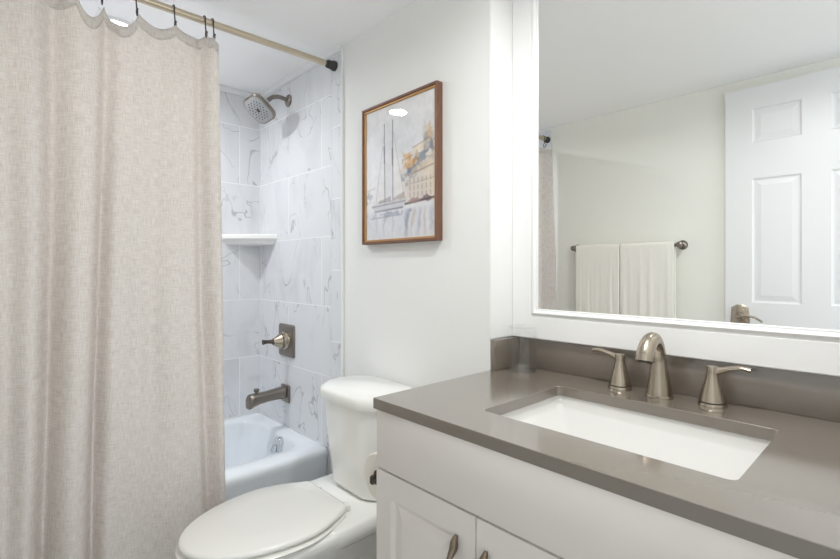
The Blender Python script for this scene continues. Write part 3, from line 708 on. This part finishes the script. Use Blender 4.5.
# the print, washed and drawn cell by cell
W_, H_ = 150, 190
def paint():
    im = np.zeros((H_, W_, 3)); yy, xx = np.mgrid[0:H_, 0:W_]; X = xx / (W_ - 1); Y = yy / (H_ - 1)
    def fbm(sx, sy, o=4):
        r = np.zeros((H_, W_)); amp = 1
        for k in range(o):
            gx_, gy_ = int(sx * 2 ** k) + 2, int(sy * 2 ** k) + 2; g = np.random.rand(gy_, gx_)
            px = X * (gx_ - 1.001); py = Y * (gy_ - 1.001); ix = px.astype(int); iy = py.astype(int); fx = px - ix; fy = py - iy
            fx = fx * fx * (3 - 2 * fx); fy = fy * fy * (3 - 2 * fy)
            r += amp * ((g[iy, ix] * (1 - fx) + g[iy, ix + 1] * fx) * (1 - fy) + (g[iy + 1, ix] * (1 - fx) + g[iy + 1, ix + 1] * fx) * fy); amp *= 0.5
        return r / r.max()
    def C(h): return np.array([int(h[i:i + 2], 16) / 255 for i in (0, 2, 4)])
    n1, n2, n3 = fbm(3, 3), fbm(8, 10), fbm(26, 34, 3)
    im[:] = C('DEDEE2'); im += (n1[..., None] - 0.5) * np.array([.09, .07, .05])
    im[:] = im * (1 - 0.35 * np.clip(1 - Y * 3, 0, 1)[..., None]) + C('E2DFDC') * 0.35 * np.clip(1 - Y * 3, 0, 1)[..., None]
    def blend(mask, col, a=1.0):
        m = (np.clip(mask, 0, 1) * a)[..., None]; im[:] = im * (1 - m) + col * m
    def poly(P, col, a=1.0, rag=0.012):
        xj = X + (n2 - .5) * rag; yj = Y + (np.roll(n2, 37, 1) - .5) * rag; ins = np.zeros((H_, W_), bool)
        for (x0, y0), (x1, y1) in zip(P, P[1:] + P[:1]):
            c = ((y0 > yj) != (y1 > yj)); 
            with np.errstate(divide='ignore', invalid='ignore'): xi = (x1 - x0) * (yj - y0) / ((y1 - y0) if y1 != y0 else 1e-9) + x0
            ins ^= c & (xj < xi)
        blend(ins.astype(float) * (0.75 + 0.5 * (n2 - .5) + .5 * (n3 - .5)), C(col), a)
    def line(p, q, wd, col, a=1.0):
        (x0, y0), (x1, y1) = p, q; dx, dy = x1 - x0, (y1 - y0); L2 = dx * dx + dy * dy + 1e-12
        tt = np.clip(((X - x0) * dx + (Y - y0) * dy) / L2, 0, 1); d = np.hypot(X - x0 - tt * dx, (Y - y0 - tt * dy) * 1.25)
        blend(np.clip(1.3 - d / wd, 0, 1), C(col), a)
    def blob(cx, cy, rx, ry, col, a=1.0):
        d = np.hypot((X - cx) / rx, (Y - cy) / ry) + (n2 - .5) * 1.5 + (n3 - .5) * 1.4; blend(np.clip((1.05 - d) * 2.2, 0, 1) * (.6 + .8 * n3), C(col), a)
    # hillside town
    poly([(.50, .52), (.62, .42), (.78, .36), (1, .28), (1, .75), (.5, .75)], 'D9CDC0', .8, .06)
    for cx, cy, rx, ry, c, a in ((.92, .36, .10, .07, '6E7787', .85), (.82, .43, .09, .05, '7C8796', .8), (.70, .52, .10, .06, '66718A', .85), (.58, .58, .06, .05, '7A8496', .7), (.88, .27, .06, .05, 'C9BBAA', .6), (.66, .47, .10, .035, 'C98F52', .85), (.60, .41, .07, .03, 'D9AE7C', .8), (.78, .38, .07, .04, 'DDC9B0', .8), (.97, .42, .04, .05, '8F8A88', .7), (.93, .30, .03, .05, 'D8B48C', .7)):
        blob(cx, cy, rx, ry, c, a)
    poly([(.70, .36), (.92, .33), (.92, .40), (.70, .42)], 'E6D9C8', .8); line((.70, .365), (.92, .325), .006, 'A08060', .7)
    poly([(.56, .44), (.70, .42), (.70, .50), (.56, .50)], 'E3CDB0', .7); line((.56, .44), (.70, .415), .006, 'B08A60', .7)
    poly([(.62, .55), (1, .50), (1, .76), (.62, .75)], 'D6CCC4', .95); poly([(.70, .51), (.92, .46), (.96, .53), (.66, .56)], 'CFBBA6', .9)
    poly([(.90, .44), (1, .41), (1, .75), (.90, .75)], 'DDD0BC', .8)
    line((.63, .555), (.97, .51), .006, '7B6E68', .7); line((.66, .62), (.98, .60), .004, '9A8A7C', .6)
    for k in range(6):
        for j in range(3): line((.665 + k * .054, .585 + j * .05), (.665 + k * .054, .612 + j * .05), .008, 'A6917C', .75)
    for k in range(5): line((.56 + k * .10, .43 - .02 * k), (.56 + k * .10, .46 - .02 * k), .007, '8E7A6C', .6)
    # far left shore
    blob(.05, .66, .08, .03, 'A9AAB6', .7); blob(.02, .71, .06, .02, '9A93A0', .6); line((.02, .615), (.14, .60), .006, 'B0AEB6', .6)
    # sails and masts
    poly([(.29, .20), (.27, .48), (.17, .71), (.31, .71)], 'E9E7E6', .95); poly([(.42, .18), (.43, .70), (.58, .68), (.50, .45)], 'E6E4E3', .95); poly([(.33, .30), (.40, .30), (.41, .70), (.32, .70)], 'DCDCE0', .7)
    line((.29, .13), (.30, .74), .008, '77737A', .85); line((.415, .12), (.42, .73), .008, '77737A', .85); line((.29, .20), (.16, .71), .004, '9A969A', .7); line((.415, .18), (.58, .69), .004, '9A969A', .7); line((.285, .30), (.29, .42), .009, '4E4A50', .8); line((.41, .33), (.413, .45), .009, '4E4A50', .7)
    # boats
    poly([(.08, .735), (.20, .715), (.56, .715), (.62, .70), (.60, .765), (.50, .785), (.15, .785)], 'C6C6CC', .95); line((.10, .745), (.60, .73), .007, '85828C', .8); line((.14, .785), (.56, .775), .010, '6A6A78', .8)
    poly([(.20, .71), (.38, .68), (.40, .72), (.20, .725)], '9A8E90', .85); poly([(.42, .70), (.58, .66), (.60, .71), (.42, .72)], 'A69892', .8)
    line((.60, .755), (.98, .735), .011, '4C3E44', .9); blob(.70, .735, .09, .02, '9B7C78', .8); blob(.90, .735, .08, .02, '5A4A52', .8)
    # water and reflections
    wm = np.clip((Y - .775) * 40, 0, 1); blend(wm, C('D6D7DE'), .75)
    blob(.35, .81, .28, .02, '8E93A4', .7); line((.08, .835), (.55, .825), .008, '8A8C9A', .6)
    for x0, c, a, wd in ((.30, 'A8A6AE', .6, .02), (.42, 'A8A6AE', .6, .015), (.62, '7F8596', .8, .035), (.70, 'B7A48F', .6, .03), (.78, '8C8FA0', .5, .03), (.87, 'B9A894', .6, .03), (.95, '9A9CA8', .5, .03), (.18, 'B6BECB', .5, .05)):
        m = np.clip(1 - np.abs(X + (n2 - .5) * .09 - x0) / wd, 0, 1) * np.clip((Y - .78) * 20, 0, 1) * np.clip((1.03 - Y) * 8, 0, 1); blend(m, C(c), a)
    im[:] += (n2[..., None] - .5) * .06 + (n3[..., None] - .5) * .05
    return np.clip(1 - (1 - im) * 0.92, 0, 1)
img = paint(); lin = np.where(img <= 0.04045, img / 12.92, ((img + 0.055) / 1.055) ** 2.4)
pa0, pa1, pc0, pc1 = PX0 + 0.0155, PX1 - 0.0155, PZ0 + 0.0155, PZ1 - 0.0155
ix, iz = np.meshgrid(np.arange(W_), np.arange(H_))
co = np.stack([pa0 + (pa1 - pa0) * ix / (W_ - 1) - (PX0 + PX1) / 2, np.full(ix.shape, PF + 0.0115), pc1 + (pc0 - pc1) * iz / (H_ - 1) - PZ0], -1).reshape(-1, 3)
idx = (iz * W_ + ix)[:-1, :-1].ravel(); fcs = np.stack([idx, idx + W_, idx + W_ + 1, idx + 1], -1)
me = bpy.data.meshes.new('print'); me.from_pydata(co.tolist(), [], fcs.tolist())
at = me.color_attributes.new('wash', 'FLOAT_COLOR', 'POINT'); at.data.foreach_set('color', np.concatenate([lin, np.ones((H_, W_, 1))], -1).reshape(-1).astype(np.float32))
pm = bpy.data.materials.new('watercolour_print'); pm.use_nodes = True; N = pm.node_tree.nodes
ca = N.new('ShaderNodeVertexColor'); ca.layer_name = 'wash'; pm.node_tree.links.new(ca.outputs[0], N['Principled BSDF'].inputs['Base Color']); N['Principled BSDF'].inputs['Roughness'].default_value = 0.9; N['Principled BSDF'].inputs['Specular IOR Level'].default_value = 0.1
me.materials.append(pm); o = bpy.data.objects.new('print', me); COL.objects.link(o); o.parent = pic
bx('backing', M['matdark'], pic, PX0 + 0.009, PX1 - 0.009, PF + 0.012, -0.003, PZ0 + 0.009, PZ1 - 0.009)
bx('glazing', M['glaze'], pic, PX0 + 0.0145, PX1 - 0.0145, PF + 0.008, PF + 0.0095, PZ0 + 0.0145, PZ1 - 0.0145)

# ------------------------------------------------------------------ towel bar and towels on the front wall
BY, BZ = -1.397, 1.296
t = thing('towel_bar', 'brushed nickel towel bar on the wall opposite the mirror', 'towel bar', (-1.19, YF, BZ))
bm = bmn(); tube(bm, [(-1.503, BY, BZ), (-0.886, BY, BZ)], 0.008, 16); obj('bar', bm, M['pewter'], t)
for x in (-1.503, -0.886):
    bm = bmn(); lathe(bm, [(0.026, 0), (0.026, 0.004), (0.022, 0.010), (0.011, 0.016), (0.010, 0.040), (0.015, 0.046), (0.017, 0.056), (0.015, 0.066), (0.008, 0.070)], (x, YF, BZ), (0, 1, 0), 24); obj('bracket', bm, M['pewter'], t)
def towel(x0, x1, lab, seed, zf, zb):
    rnd = random.Random(seed); ph = [rnd.uniform(0, 6) for _ in range(4)]
    S = []   # profile over the bar: back bottom, up, over, front down
    for k in range(14): S.append((BY - 0.0145, zb + (BZ - zb) * k / 14, 0.3 * (1 - k / 14)))
    for k in range(9):
        a = PI - PI * k / 8; S.append((BY + 0.0145 * math.cos(a), BZ + 0.0145 * math.sin(a), 0.0))
    for k in range(1, 25): S.append((BY + 0.0145, BZ - (BZ - zf) * k / 24, k / 24))
    bm = bmn(); n = 48; G = []
    for i in range(n + 1):
        u = i / n; row = []
        for y, z, f in S:
            wv = f * (0.004 * math.sin(u * 13 + ph[0]) + 0.003 * math.sin(u * 23 + ph[1] + z * 2)) + 0.001 * math.sin(u * 50 + ph[2])
            x = x0 + (x1 - x0) * (u + 0.0) + 0 
            sg = 1 if y > BY else -0.25
            row.append(bm.verts.new((x, y + sg * abs(wv) * 1.0, z)))
        G.append(row)
    for i in range(n):
        for j in range(len(S) - 1): bm.faces.new((G[i][j], G[i + 1][j], G[i + 1][j + 1], G[i][j + 1]))
    o = obj('towel', bm, M['towel'], angle=180); md = o.modifiers.new('thick', 'SOLIDIFY'); md.thickness = 0.009; md.offset = 0.0
    tag(o, lab, 'towel', 'white towels on the bar')
towel(-1.475, -1.2015, 'white terry towel on the left half of the towel bar in the mirror', 3, 0.80, 0.86)
towel(-1.1975, -0.907, 'white terry towel on the right half of the towel bar in the mirror', 9, 0.78, 0.86)
